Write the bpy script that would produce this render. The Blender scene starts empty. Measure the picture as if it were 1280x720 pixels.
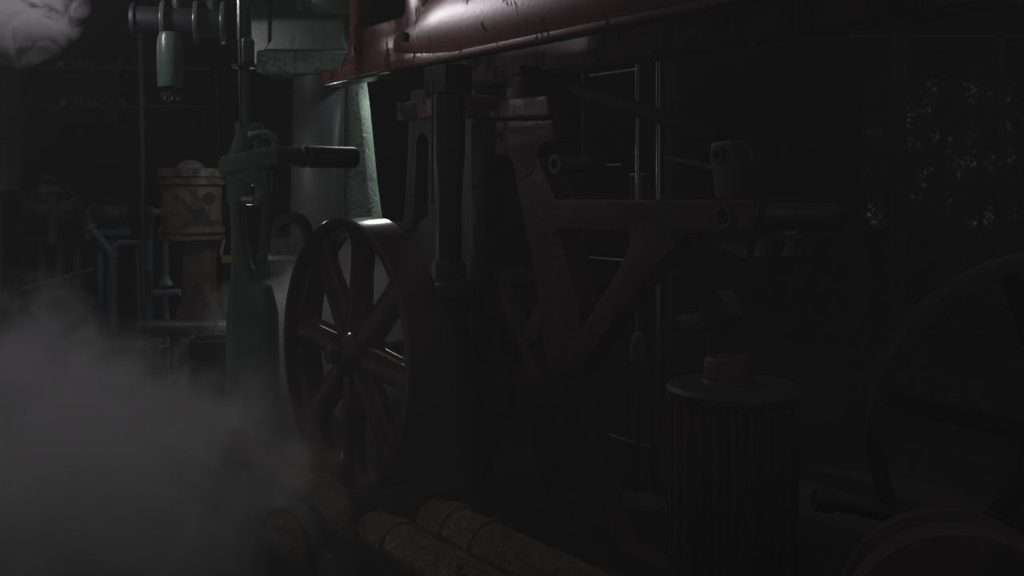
import bpy, bmesh, math, random
from mathutils import Vector, Matrix, Euler
random.seed(7)
C = bpy.context.scene.collection
PI = math.pi

# ------------------------------------------------------------------ camera
F = 1244.0          # focal length in pixels (35 mm)
H = 1.90            # eye height
HY = 243.0          # horizon row
cam_d = bpy.data.cameras.new('camera'); cam_d.lens = 35.0; cam_d.sensor_width = 36.0
cam_d.shift_y = -(360 - HY) / 1280.0
cam_d.clip_start = 0.05
cam = bpy.data.objects.new('camera', cam_d); C.objects.link(cam)
cam.location = (0, 0, H); cam.rotation_euler = (PI / 2, 0, 0)
bpy.context.scene.camera = cam

# machine frame: local x runs along the engine towards the near right, local y across it
UX, UY = 0.5968, -0.8024
TH = math.atan2(UY, UX)
M = Matrix.Rotation(TH, 4, 'Z')
I4 = Matrix.Identity(4)
def W(px, py, Y): return Vector(((px - 640) / F * Y, Y, H + (HY - py) / F * Y))
def depth(px, V): return V / (0.8024 * (px - 640) / F + 0.5968)
def MW(px, py, V):                       # world point on the engine plane at offset V
    return W(px, py, depth(px, V))
def MU(px, py, V):                       # (u, z) on that plane
    p = MW(px, py, V); return (p.x * UX + p.y * UY, p.z)
def m2w(u, v, z): return M @ Vector((u, v, z))
def w2m(p): return M.inverted() @ p

# ------------------------------------------------------------------ materials
def nt(name):
    m = bpy.data.materials.new(name); m.use_nodes = True
    t = m.node_tree; b = t.nodes['Principled BSDF']; return m, t, b
def noise(t, scale, detail=6, rough=.6, vec=None, dist=0):
    n = t.nodes.new('ShaderNodeTexNoise'); n.inputs['Scale'].default_value = scale
    n.inputs['Detail'].default_value = detail; n.inputs['Roughness'].default_value = rough
    n.inputs['Distortion'].default_value = dist
    if vec: t.links.new(vec, n.inputs['Vector'])
    return n
def ramp(t, src, p0, p1, c0=(0,0,0,1), c1=(1,1,1,1)):
    r = t.nodes.new('ShaderNodeValToRGB'); e = r.color_ramp.elements
    e[0].position = p0; e[1].position = p1; e[0].color = c0; e[1].color = c1
    t.links.new(src, r.inputs['Fac']); return r
def paint(name, col, under, p0=.6, p1=.63, rough=.4, metallic=0., scale=6., stretch=(1,1,1), bump=.25, under_rough=.8, var=.35, spec=.5, under_metal=0.):
    """worn paint: base coat mottled, flaking patches show the metal under it"""
    m, t, b = nt(name)
    tc = t.nodes.new('ShaderNodeTexCoord'); mp = t.nodes.new('ShaderNodeMapping')
    mp.inputs['Scale'].default_value = stretch
    t.links.new(tc.outputs['Object'], mp.inputs['Vector']); v = mp.outputs['Vector']
    big = noise(t, scale, 10, .68, v, .4); mask = ramp(t, big.outputs['Fac'], p0, p1)
    mot = noise(t, scale * .5, 5, .6, v)
    c0 = [c * (1 - var) for c in col] + [1]; c1 = [min(1, c * (1 + var)) for c in col] + [1]
    base = ramp(t, mot.outputs['Fac'], .3, .7, c0, c1)
    mx = t.nodes.new('ShaderNodeMixRGB'); t.links.new(mask.outputs['Color'], mx.inputs['Fac'])
    t.links.new(base.outputs['Color'], mx.inputs[1]); mx.inputs[2].default_value = (*under, 1)
    t.links.new(mx.outputs['Color'], b.inputs['Base Color'])
    rr = ramp(t, mask.outputs['Color'], 0, 1, (rough,) * 3 + (1,), (under_rough,) * 3 + (1,))
    t.links.new(rr.outputs['Color'], b.inputs['Roughness'])
    b.inputs['Metallic'].default_value = metallic
    b.inputs['Specular IOR Level'].default_value = spec
    fine = noise(t, scale * 9, 6, .6, v)
    ad = t.nodes.new('ShaderNodeMath'); ad.operation = 'MULTIPLY_ADD'
    t.links.new(mask.outputs['Color'], ad.inputs[0]); ad.inputs[1].default_value = -1.2
    t.links.new(fine.outputs['Fac'], ad.inputs[2])
    bp = t.nodes.new('ShaderNodeBump'); bp.inputs['Strength'].default_value = bump; bp.inputs['Distance'].default_value = .01
    t.links.new(ad.outputs[0], bp.inputs['Height']); t.links.new(bp.outputs['Normal'], b.inputs['Normal'])
    return m
RED   = paint('red_paint', (.130, .040, .046), (.006, .005, .006), .578, .584, .32, 0, 8.0, (1, 1, .5), .12, .9, .25)
REDL  = paint('red_casting', (.050, .017, .019), (.035, .034, .038), .50, .62, .55, 0, 3.2, (1,1,1), .5, .7, .4, .4)
REDP  = paint('peeling_red_paint', (.19, .11, .13), (.012, .009, .010), .54, .56, .45, 0, 4.5, (1,1,.5), .6, .6, .4)
WHEEL = paint('dark_red_wheel_paint', (.045, .014, .016), (.020, .017, .018), .62, .8, .14, 0, 2.0, (1,1,1), .04, .5, .2)
GREEN = paint('green_enamel', (.088, .138, .108), (.05, .05, .05), .60, .68, .28, 0, 5, (1,1,1), .15, .6, .3)
GREENR= paint('rough_green_casting', (.085, .125, .098), (.085, .090, .085), .52, .60, .5, 0, 9, (1,1,1), .9, .7, .4)
GREY  = paint('grey_enamel', (.050, .054, .056), (.03, .03, .03), .6, .7, .5, 0, 4, (1,1,1), .2, .7, .25)
DARK  = paint('blackened_iron', (.012, .013, .014), (.02, .016, .014), .55, .7, .5, 0, 6, (1,1,1), .3, .8, .3)
DIMMED  = paint('dimmed_iron', (.010, .010, .011), (.014, .012, .012), .55, .7, .85, 0, 6, (1,1,1), .3, .9, .3, .15)  # darkened iron: the dimness of these parts is put into its colour
DARKS = paint('oiled_dark_iron', (.016, .018, .019), (.02, .02, .02), .6, .7, .5, 0, 6, (1,1,1), .1, .6, .3)
OCHRE = paint('worn_ochre_paint', (.085, .066, .038), (.016, .014, .012), .47, .56, .55, 0, 7, (1,1,1), .6, .8, .4)
OCHRD = paint('dull_ochre_paint', (.050, .044, .032), (.02, .018, .016), .55, .62, .6, 0, 5, (1,1,1), .3, .8, .3)
TEAL  = paint('blue_green_pipe_paint', (.055, .082, .092), (.03, .035, .036), .58, .66, .5, 0, 6, (1,1,1), .2, .7, .3)
WOOD  = paint('dirty_timber', (.060, .048, .036), (.02, .016, .012), .5, .7, .8, 0, 5, (1, 1, 6), .4, .9, .3)
STEEL = paint('polished_steel', (.55, .56, .58), (.1, .1, .1), .8, .9, .22, 1., 8, (1,1,1), .03, .5, .1)
PIPE  = paint('wet_grimy_pipe', (.075, .066, .052), (.030, .016, .011), .45, .6, .16, 0, 30, (1,1,1), .6, .30, .4)
CONC  = paint('oily_concrete', (.016, .016, .017), (.010, .010, .011), .45, .65, .8, 0, 1.3, (1,1,1), .2, .65, .3, .12)
BRICK = paint('sooty_wall', (.009, .010, .014), (.006, .006, .008), .4, .6, .9, 0, 1.1, (1,1,1), .3, .9, .3)
GLARE  = paint('foot_glare_metal', (.35, .34, .33), (.06,.03,.03), .62, .7, .15, .8, 14, (1,1,1), .08, .6, .2)
BRIGHT = paint('bright_brushed_steel', (.7, .7, .7), (.3, .3, .3), .8, .9, .42, 1., 8, (1,1,1), .03, .5, .1)
BRASS = paint('tarnished_brass', (.45, .34, .14), (.05, .04, .02), .58, .63, .4, 0, 22, (1,1,1), .3, .8, .3)
PALE  = paint('pale_grey_paint', (.15, .15, .155), (.06,.06,.06), .6, .7, .5, 0, 14, (1,1,1), .3, .7, .3)
MOTOR = paint('dull_red_motor_paint', (.070, .044, .044), (.035, .035, .035), .55, .66, .5, 0, 4, (1,1,1), .2, .7, .3)

# ------------------------------------------------------------------ building
ROOTM = {}
def setp(o, label=None, cat=None, group=None, kind=None):
    if label: o['label'] = label
    if cat: o['category'] = cat
    if group: o['group'] = group
    if kind: o['kind'] = kind
    return o
def thing(name, label, cat, loc, rz=0, group=None):
    o = bpy.data.objects.new(name, None); C.objects.link(o); o.empty_display_size = .1
    o.location = loc; o.rotation_euler = (0, 0, rz)
    ROOTM[o] = Matrix.Translation(Vector(loc)) @ Matrix.Rotation(rz, 4, 'Z')
    return setp(o, label, cat, group)
def finish_mesh(me, mat, sharp=35):
    bm = bmesh.new(); bm.from_mesh(me)
    for f in bm.faces: f.smooth = True
    for e in bm.edges:
        if len(e.link_faces) == 2: e.smooth = e.calc_face_angle(0) < math.radians(sharp)
    bm.to_mesh(me); bm.free()
    me.materials.clear(); me.materials.append(mat)
def link_mesh(name, me, mat, parent=None, bevel=0, sharp=35, base=None):
    """me is in world coordinates; parts hang on a thing's Empty, lone things get base as origin"""
    finish_mesh(me, mat, sharp)
    o = bpy.data.objects.new(name, me); C.objects.link(o)
    if parent is not None:
        top = parent
        me.transform(ROOTM[parent].inverted()); ROOTM[o] = ROOTM[parent]
        o.parent = parent
    else:
        b = Vector(base) if base is not None else Vector((0, 0, 0))
        me.transform(Matrix.Translation(-b)); o.location = b; ROOTM[o] = Matrix.Translation(b)
    if bevel:
        m = o.modifiers.new('edges', 'BEVEL'); m.width = bevel; m.segments = 2; m.limit_method = 'ANGLE'; m.angle_limit = math.radians(40)
    return o
class G:
    def __init__(s, frame=I4): s.bm = bmesh.new(); s.fr = frame
    def _x(s, vs, mat): bmesh.ops.transform(s.bm, matrix=s.fr @ mat, verts=vs)
    def box(s, c, size, rot=(0,0,0), taper=1.0):
        r = bmesh.ops.create_cube(s.bm, size=1)
        if taper != 1.0:
            for v in r['verts']:
                if v.co.z > 0: v.co.x *= taper; v.co.y *= taper
        s._x(r['verts'], Matrix.Translation(c) @ Euler(rot).to_matrix().to_4x4() @ Matrix.Diagonal((*size, 1)))
        return s
    def cyl(s, p0, p1, r0, r1=None, seg=32):
        p0 = Vector(p0); p1 = Vector(p1); r1 = r0 if r1 is None else r1; d = p1 - p0
        r = bmesh.ops.create_cone(s.bm, cap_ends=True, segments=seg, radius1=r0, radius2=r1, depth=d.length)
        s._x(r['verts'], Matrix.Translation((p0 + p1) / 2) @ d.to_track_quat('Z', 'Y').to_matrix().to_4x4()); return s
    def lathe(s, p0, d, prof, seg=48, closed=False):
        """prof: (radius, distance along d); rings joined in order, ends capped unless closed ring profile"""
        q = Vector(d).normalized().to_track_quat('Z', 'Y').to_matrix().to_4x4(); T = s.fr @ Matrix.Translation(p0) @ q
        rings = []
        for r, z in prof:
            r = max(r, .0005)
            rings.append([s.bm.verts.new(T @ Vector((r * math.cos(2*PI*k/seg), r * math.sin(2*PI*k/seg), z))) for k in range(seg)])
        n = len(rings)
        for i in range(n if closed else n - 1):
            a, b = rings[i], rings[(i + 1) % n]
            for k in range(seg):
                s.bm.faces.new((a[k], a[(k+1) % seg], b[(k+1) % seg], b[k]))
        if not closed:
            s.bm.faces.new(rings[0][::-1]); s.bm.faces.new(rings[-1])
        return s
    def tube(s, pts, r, seg=16):
        pts = [Vector(p) for p in pts]; n = len(pts); rings = []; up = None
        for i, p in enumerate(pts):
            d = (pts[min(i+1, n-1)] - pts[max(i-1, 0)]).normalized()
            if up is None: up = Vector((0,0,1)) if abs(d.z) < .9 else Vector((1,0,0))
            a = d.cross(up).normalized(); b = a.cross(d).normalized(); up = b
            rr = r[i] if isinstance(r, (list, tuple)) else r
            rings.append([s.bm.verts.new(s.fr @ (p + a * rr * math.cos(2*PI*k/seg) + b * rr * math.sin(2*PI*k/seg))) for k in range(seg)])
        for x, y in zip(rings, rings[1:]):
            for k in range(seg): s.bm.faces.new((x[k], x[(k+1) % seg], y[(k+1) % seg], y[k]))
        s.bm.faces.new(rings[0][::-1]); s.bm.faces.new(rings[-1]); return s
    def loft(s, rings):
        """rings: lists of points (same count)"""
        R = [[s.bm.verts.new(s.fr @ Vector(p)) for p in ring] for ring in rings]; n = len(R[0])
        for x, y in zip(R, R[1:]):
            for k in range(n): s.bm.faces.new((x[k], x[(k+1) % n], y[(k+1) % n], y[k]))
        s.bm.faces.new(R[0][::-1]); s.bm.faces.new(R[-1]); return s
    def build(s, name, mat, parent=None, bevel=0, base=None, sharp=35):
        bmesh.ops.recalc_face_normals(s.bm, faces=s.bm.faces)
        me = bpy.data.meshes.new(name); s.bm.to_mesh(me); s.bm.free()
        return link_mesh(name, me, mat, parent, bevel, sharp, base)
def rnd(pts, r, n=5):
    """round the corners of an outline; r a number or one per corner"""
    out = []; N = len(pts)
    for i, p in enumerate(pts):
        rr = r[i] if isinstance(r, (list, tuple)) else r
        p = Vector(p); a = Vector(pts[i-1]); b = Vector(pts[(i+1) % N])
        if rr <= 0: out.append(tuple(p)); continue
        da = min(rr, (a-p).length * .48); db = min(rr, (b-p).length * .48)
        s0 = p + (a-p).normalized() * da; s1 = p + (b-p).normalized() * db
        for k in range(n + 1):
            t = k / n; q = s0 * (1-t)**2 + p * 2*t*(1-t) + s1 * t*t; out.append(tuple(q))
    return out
def circ(u, z, r, r2=None, n=24): return [(u + r*math.cos(2*PI*k/n), z + (r2 or r)*math.sin(2*PI*k/n)) for k in range(n)]
def plate_mesh(name, outlines, v0, th, bev=.008, frame=M):
    """outlines in (u, z); near face at v0, th thick, holes cut, edges bevelled"""
    cu = bpy.data.curves.new(name, 'CURVE'); cu.dimensions = '2D'; cu.fill_mode = 'BOTH'
    cu.extrude = th / 2 - bev; cu.bevel_depth = bev; cu.offset = -bev; cu.bevel_resolution = 1
    for o in outlines:
        sp = cu.splines.new('POLY'); sp.points.add(len(o) - 1); sp.use_cyclic_u = True
        for q, (x, y) in zip(sp.points, o): q.co = (x, y, 0, 1)
    ob = bpy.data.objects.new(name, cu); C.objects.link(ob)
    dg = bpy.context.evaluated_depsgraph_get(); me = bpy.data.meshes.new_from_object(ob.evaluated_get(dg))
    bpy.data.objects.remove(ob); bpy.data.curves.remove(cu)
    bm = bmesh.new(); bm.from_mesh(me); bmesh.ops.remove_doubles(bm, verts=bm.verts, dist=.0004); bm.to_mesh(me); bm.free()
    T = Matrix(((1,0,0,0),(0,0,-1,v0 + th/2),(0,1,0,0),(0,0,0,1)))
    me.transform(frame @ T); me.name = name; return me
def plate(name, outlines, v0, th, mat, parent=None, bev=.008, frame=M, base=None):
    return link_mesh(name, plate_mesh(name, outlines, v0, th, bev, frame), mat, parent, 0, 30, base)
def P(V, *pts): return [MU(x, y, V) for x, y in pts]
def structure(o): o['kind'] = 'structure'; return o
def copy_tree(o, parent=None):
    c = o.copy(); C.objects.link(c); c.parent = parent
    for ch in list(o.children): copy_tree(ch, c)
    return c

# ------------------------------------------------------------------ the hall
g = G(); g.box((0, 7, -.1), (20, 18, .2)); structure(g.build('floor', CONC))
g = G(); g.box((0, 15.1, 3.4), (20, .2, 6.8)); structure(g.build('wall_back', BRICK))
g = G(); g.box((-8.1, 7, 3.4), (.2, 17, 6.8)); structure(g.build('wall_left', BRICK))
g = G(); g.box((9.1, 7, 3.4), (.2, 17, 6.8)); structure(g.build('wall_right', BRICK))

# a small dirty window far behind the wire fence, a little daylight in it
mw, t, b = nt('grimy_lit_glass')
tc = t.nodes.new('ShaderNodeTexCoord'); n1 = noise(t, 2.6, 3, .5, tc.outputs['Object']); n2 = noise(t, 16, 6, .7, tc.outputs['Object'])
r1 = ramp(t, n1.outputs['Fac'], .50, .70); r2 = ramp(t, n2.outputs['Fac'], .48, .72)
mul = t.nodes.new('ShaderNodeMath'); mul.operation = 'MULTIPLY'
t.links.new(r1.outputs['Color'], mul.inputs[0]); t.links.new(r2.outputs['Color'], mul.inputs[1])
mu2 = t.nodes.new('ShaderNodeMath'); mu2.operation = 'MULTIPLY'; mu2.inputs[1].default_value = .075
t.links.new(mul.outputs[0], mu2.inputs[0]); t.links.new(mu2.outputs[0], b.inputs['Emission Strength'])
b.inputs['Emission Color'].default_value = (.75, .85, 1, 1); b.inputs['Base Color'].default_value = (.02, .02, .025, 1); b.inputs['Roughness'].default_value = .6
wx0, wx1 = W(1078, 0, 14.95).x, W(1272, 0, 14.95).x; wz0, wz1 = W(0, 286, 14.95).z, W(0, 100, 14.95).z
wroot = thing('window_1', None, None, ((wx0+wx1)/2, 14.95, wz0)); wroot['kind'] = 'structure'
g = G(); g.box(((wx0+wx1)/2, 14.96, (wz0+wz1)/2), (wx1-wx0, .03, wz1-wz0)); g.build('pane', mw, wroot)
g = G()
for k in range(5):
    x = wx0 + (wx1-wx0) * k/4; g.box((x, 14.9, (wz0+wz1)/2), (.05, .08, wz1-wz0+.05))
for k in range(5):
    z = wz0 + (wz1-wz0) * k/4; g.box(((wx0+wx1)/2, 14.9, z), (wx1-wx0+.05, .07, .04))
g.build('window_frame', DARK, wroot)

# ------------------------------------------------------------------ flywheel
V0 = 2.66; R = .80; WB = .25
cu_, cz = MU(424, 443, V0)
ctr = m2w(cu_, V0, 0)
fw = thing('flywheel', 'large dark red eight-spoked flywheel with a broad rim, standing in the steam', 'flywheel', (ctr.x, ctr.y, cz - R), TH)
g = G(M)
g.lathe((cu_, V0, cz), (0, 1, 0), [(R-.045, 0), (R-.012, 0), (R, .012), (R, WB-.012), (R-.012, WB), (R-.045, WB), (R-.055, WB*.7), (R-.095, WB*.62), (R-.095, WB*.38), (R-.055, WB*.3)], 128, True)
g.build('rim', WHEEL, fw)
for k in range(8):
    a = PI/2 - math.radians(6) + k * PI/4
    ax = Vector((math.cos(a), 0, math.sin(a))); tt = Vector((-math.sin(a), 0, math.cos(a))); c0 = Vector((cu_, V0 + WB*.5, cz))
    rings = []
    for rr, w, th in ((.08, .10, .075), (.14, .105, .072), (.3, .098, .066), (.5, .092, .060), (.62, .098, .062), (.68, .125, .068), (.735, .18, .076)):
        rings.append([c0 + ax*rr + tt*(w*math.cos(q)) + Vector((0, 1, 0))*(th*math.sin(q)) for q in [2*PI*j/20 for j in range(20)]])
    g = G(M); g.loft(rings); g.build('spoke', WHEEL, fw, 0, None, 60)
g = G(M); g.lathe((cu_, V0 - .02, cz), (0, 1, 0), [(.075, 0), (.098, .012), (.105, .04), (.135, .07), (.14, .22), (.105, .25), (.10, .29)], 48); g.build('hub', WHEEL, fw)
g = G(M); g.cyl((cu_, V0 - .075, cz), (cu_, V0, cz), .048); g.build('shaft_end', DARKS, fw, .006)
g = G(M); g.cyl((cu_, V0 + .26, cz), (cu_, 3.30, cz), .048); g.build('axle', DARKS, fw)

# ------------------------------------------------------------------ near girder (machine bed overhead)
VB = 3.4
def PB(*pts): return P(VB, *pts)
b0 = m2w(*[MU(400, 105, VB)[0], VB, 2.75])
nb = thing('overhead_machine_bed', 'heavy red cast machine bed with peeling paint running overhead, bright glare at its window', 'machine bed', b0, TH)
zb = 2.75
u_r = MU(1275, 0, VB)[0]
uL = MU(436, 60, VB)[0]
outer = [(MU(402,100,VB)[0], zb), (u_r, zb), (u_r, 3.75), (uL, 3.75), (uL, MU(436,52,VB)[1]), MU(433,66,VB), MU(427,78,VB), MU(416,87,VB), MU(402,92,VB)]
win1 = rnd(PB((449,-40),(506,-56),(506,20),(450,36)), [.05,.05,.07,.03])
win2 = rnd(PB((541,-60),(700,-90),(700,-28),(560,6),(541,-4)), [.05,.05,.12,.1,.05])
h1 = circ(*MU(506, 46, VB), .022, .040); h2 = circ(*MU(443, 62, VB), .020, .036)
plate('web', [outer, win1, win2, h1, h2], VB, .09, RED, nb, .012)
# low swelling of the web under and beside the windows
def swell(path, hh, pr, lo=1.0):
    rings = []
    for n_, (u, z) in enumerate(path):
        a, b = path[max(n_-1, 0)], path[min(n_+1, len(path)-1)]; d = Vector((b[0]-a[0], 0, b[1]-a[1])).normalized(); nn = Vector((-d.z, 0, d.x))
        e = min(1, .05 + .95*min(n_, len(path)-1-n_)/5)
        f_ = lo + (1-lo)*min(1, n_/7)
        rings.append([Vector((u, VB + .02, z - .16*(1-f_))) + nn*(hh*f_*math.cos(q)) + Vector((0, 1, 0))*((.021 + pr*e)*math.sin(q)) for q in [2*PI*k/40 for k in range(40)]])
    return rings
g = G(M)
u1 = MU(521, 0, VB)[0]
ua, ub = MU(492,0,VB)[0], MU(1270,0,VB)[0]
g.loft(swell([(ua + (ub-ua)*i/40, zb + .275) for i in range(41)], .25, .050, .3)); g.build('rib', RED, nb, 0, None, 60)
g = G(M); g.loft(swell([(u1 , zb + .12 + .85*i/14) for i in range(15)], .15, .040)); g.build('rib', RED, nb, 0, None, 60)
q = MU(506, 46, VB - .03); g = G(M); g.cyl((q[0], VB - .05, q[1]), (q[0], VB + .02, q[1]), .032, .032, 24); g.build('bolt', DIMMED, nb, .004)  # dark plug standing in for the shaded hole that the rib covers
g = G(M)
g.box(((MU(403,0,VB)[0] + MU(487,0,VB)[0])/2, VB + .085, zb + .008), (MU(487,0,VB)[0] - MU(403,0,VB)[0], .17, .05)); g.build('foot_flange', GLARE, nb, .020)  # pale metal carries the glare under the foot in its colour
g = G(M); g.box(((MU(487,0,VB)[0] + u_r)/2, VB + .05, zb + .006), (u_r - MU(487,0,VB)[0], .085, .03)); g.build('bottom_flange', DIMMED, nb, .008)
g = G(M); g.box(((uL + u_r)/2, VB + .30, 3.72), (u_r-uL, .6, .06)); g.build('top_flange', RED, nb, .01)

# far girder
VF = 4.28; ufl, ufr = MU(552,0,VF)[0], MU(1262,0,VF)[0]
fb = thing('overhead_machine_bed', 'second overhead girder, mauve paint blistered and peeling, behind the near red one', 'machine bed', m2w(ufl, VF, 2.75), TH)
o2 = [(ufl, 2.75), (ufr, 2.75), (ufr, 3.7), (ufl, 3.7)]
plate('web', [o2], VF, .08, REDP, fb, .01)
for px in (1000, 1140):
    g = G(M); g.box((MU(px,0,VF)[0], VF - .06, 3.15), (.14, .12, .84)); g.build('stiffener', DARK, fb, .01)
g = G(M); g.box(((ufl+ufr)/2, VF + .05, 2.74), (ufr-ufl, .12, .04)); g.build('bottom_flange', DARK, fb, .008)
q = MU(866, 28, VF - .06)
g = G(M); g.lathe((q[0], VF - .05, 2.80), (0,0,1), [(.06,0),(.06,.02),(.035,.035),(.03,.08),(.028,.16),(.02,.2)], 24); g.build('bolt', REDP, fb)

# ------------------------------------------------------------------ red A-frame
VA = 3.62
af = thing('bearing_frame', 'dark red cast A-shaped frame with crossed braces and a long side arm', 'machine frame', m2w(MU(640,0,VA)[0], VA, 0), TH)
def PA(*pts): return P(VA, *pts)
def fl(px, V): return 1.9*F/depth(px, V) + HY      # floor row at that column
plate('head', [rnd(PA((588,152),(690,150),(692,176),(672,182),(668,215),(648,228),(640,200),(632,193),(618,194),(610,206),(604,232),(588,238)), [.01,.01,.02,.05,.02,.02,.06,.04,.04,.06,.02,.02]), circ(*MU(626.5,171,VA), .014, .026)], VA, .16, REDL, af, .012)
plate('cap', [rnd(PA((585,128),(688,120),(692,146),(585,149)), .02)], VA - .03, .24, REDL, af, .014)
g = G(M); q = MU(636, 122, VA)
rings = []
for f_, h_ in ((1, 0), (.97, .05), (.86, .10), (.66, .14), (.40, .165), (.12, .175)):
    rings.append([Vector((q[0] - .02 + .155*f_*math.cos(a) + (1-f_)*.0, VA + .09 + .09*f_*math.sin(a), q[1] - .02 + h_*1.02)) for a in [2*PI*j/28 for j in range(28)]])
g.loft(rings); g.build('dome', REDL, af)
plate('leg', [rnd(PA((588,200),(607,205),(603,330),(588,470),(578,fl(578,VA)),(548,fl(548,VA)),(566,440),(582,330)), .02)], VA + .01, .13, REDL, af)
plate('leg', [rnd(PA((640,198),(668,190),(694,250),(700,300),(722,380),(722,470),(738,560),(757,640),(772,686),(830,fl(830,VA)),(700,fl(700,VA)),(716,660),(700,560),(682,450),(664,320),(650,260)), .03)], VA + .005, .15, REDL, af)
plate('cross_brace', [rnd(PA((590,338),(612,338),(662,452),(708,600),(716,fl(716,VA)),(690,fl(690,VA)),(668,590),(630,460)), .02)], VA + .03, .09, REDL, af)
plate('cross_brace', [rnd(PA((668,372),(690,385),(650,440),(596,590),(582,fl(582,VA)),(555,fl(555,VA)),(572,590),(625,450)), .02)], VA + .045, .09, REDL, af)
arm_o = rnd(PA((688,249),(944,250),(944,290),(858,291),(790,372),(722,470),(700,470),(722,420),(770,345),(792,300),(788,289),(700,287),(690,295)), [.02,.02,.05,.02,.02,.02,.02,.02,.03,.02,.03,.04,.01])
plate('arm', [arm_o, circ(*MU(908,271,VA), .028, .034)], VA - .012, .14, REDL, af, .01)
q = MU(908, 271, VA)
g = G(M); g.lathe((q[0], VA - .03, q[1]), (0,1,0), [(.040,0),(.052,0),(.055,.02),(.04,.02)], 32, True); g.build('bearing_ring', GREY, af)
q = MU(703, 205, VA)
g = G(M); g.lathe((q[0], VA - .06, q[1]), (0,1,0), [(.030,0),(.056,.0),(.058,.02),(.05,.07),(.045,.25),(.03,.25)], 28, True); g.build('tube_boss', GREY, af)

# lever bracket standing on the arm
q = MU(898, 214, VA)
lb = thing('lever_bracket', 'upright bearing bracket with a round eye, standing on the red side arm', 'bracket', m2w(MU(905,249,VA)[0], VA, MU(905,249,VA)[1]), TH)
plate('post', [rnd(PA((886,178),(912,174),(915,200),(911,250),(892,250),(888,215),(884,200)), .02), circ(*MU(897.5,194,VA), .020, .026)], VA + .01, .10, GREY, lb, .01)
g = G(M); q = MU(897, 194, VA); g.lathe((q[0], VA - .01, q[1]), (0,1,0), [(.022,0),(.036,0),(.038,.02),(.022,.02)], 28, True); g.build('bearing_ring', DARKS, lb)
g = G(M); a_, b_ = MU(824,197,VA), MU(888,211,VA); g.tube([(a_[0], VA+.05, a_[1]), (b_[0], VA+.05, b_[1])], [.018, .024], 16); g.build('lever', REDL, lb)
g = G(M); a_, b_ = MU(914,178,VA), MU(922,206,VA); g.tube([(a_[0], VA+.09, a_[1]), (a_[0]+.03, VA+.1, a_[1]-.04), (b_[0], VA+.1, b_[1])], .012, 12); g.build('hook', GREY, lb)
# shaft running right from the arm end
g = G(M); a_, b_ = MU(946,269,VA), MU(1046,268,VA)
g.lathe((a_[0]-.02, VA + .07, a_[1]), (1,0,0), [(.075,0),(.078,.01),(.078,.03),(.056,.035),(.056,(b_[0]-a_[0])-.06),(.050,(b_[0]-a_[0])-.02),(.02,(b_[0]-a_[0]))], 32)
o = g.build('shaft', DARKS, None, 0, m2w(a_[0], VA+.07, a_[1])); setp(o, 'dark round shaft running out to the right from the end of the side arm', 'shaft')
# brackets under the arm end
bk = thing('slide_bracket', 'grey forked bracket hanging under the end of the side arm', 'bracket', m2w(MU(900,292,VA)[0], VA+.05, MU(900,292,VA)[1]-.2), TH)
plate('web', [rnd(PA((880,291),(922,289),(924,326),(905,318),(878,304)), .015)], VA + .06, .05, GREY, bk)
for x in (942, 978):
    plate('prong', [rnd(PA((x-8,290),(x+12,288),(x+4,312),(x+6,322),(x-12,322),(x-6,308)), .01)], VA + .05, .07, GREY, bk)
g = G(M); a_, b_ = MU(896,291,VA), MU(1000,287,VA); g.box(((a_[0]+b_[0])/2, VA+.09, a_[1]-.004), (b_[0]-a_[0], .10, .02)); g.build('rail', DARK, bk)
# diagonal tie bar in the dark
a_, b_ = MU(655,92,VA+.25), MU(900,172,VA+.25)
g = G(M); g.tube([(a_[0], VA+.25, a_[1]+.02), (b_[0], VA+.25, b_[1])], .042, 16); o = g.build('tie_bar', DIMMED, None, 0, m2w(a_[0], VA+.25, a_[1])); setp(o, 'dark sloping tie bar falling right behind the frame head', 'bar')

# ------------------------------------------------------------------ posts and columns behind the wheel
pt = W(562, 345, 6.35)
ps = thing('hanging_column', 'black square-headed post hanging from the near bed to a stepped base', 'post', (pt.x, pt.y, pt.z), TH)
g = G(); g.box((W(560,0,6.35).x, 6.35, (W(0,82,6.35).z + W(0,120,6.35).z)/2), (.27, .2, .19), (0,0,TH)); g.build('head', DIMMED, ps, .015)
g = G(); g.lathe((W(561,0,6.35).x, 6.35, W(0,348,6.35).z), (0,0,1), [(.11,0),(.11,.1),(.085,.12),(.08,.5),(.105,.8),(.105,1.25)], 8); g.build('shaft', DARKS, ps)
g = G(); g.box((W(556,0,6.35).x, 6.35, W(0,360,6.35).z), (.34, .3, .10), (0,0,TH)); g.build('base', GREY, ps, .012)
g = G(); g.cyl((W(540.5,0,6.2).x, 6.2, W(0,255,6.2).z), (W(540.5,0,6.2).x, 6.2, W(0,100,6.2).z), .007); g.build('oil_line', DARKS, ps)
# lower pedestal carrying it
g = G(); g.box((W(556,0,6.35).x, 6.35, W(0,372,6.35).z/2), (.26, .22, W(0,372,6.35).z), (0,0,TH)); o = g.build('pedestal', DARK, None, .02, (W(556,0,6.35).x, 6.35, 0)); setp(o, 'black iron pedestal under the hanging post beside the wheel rim', 'pedestal')

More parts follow.
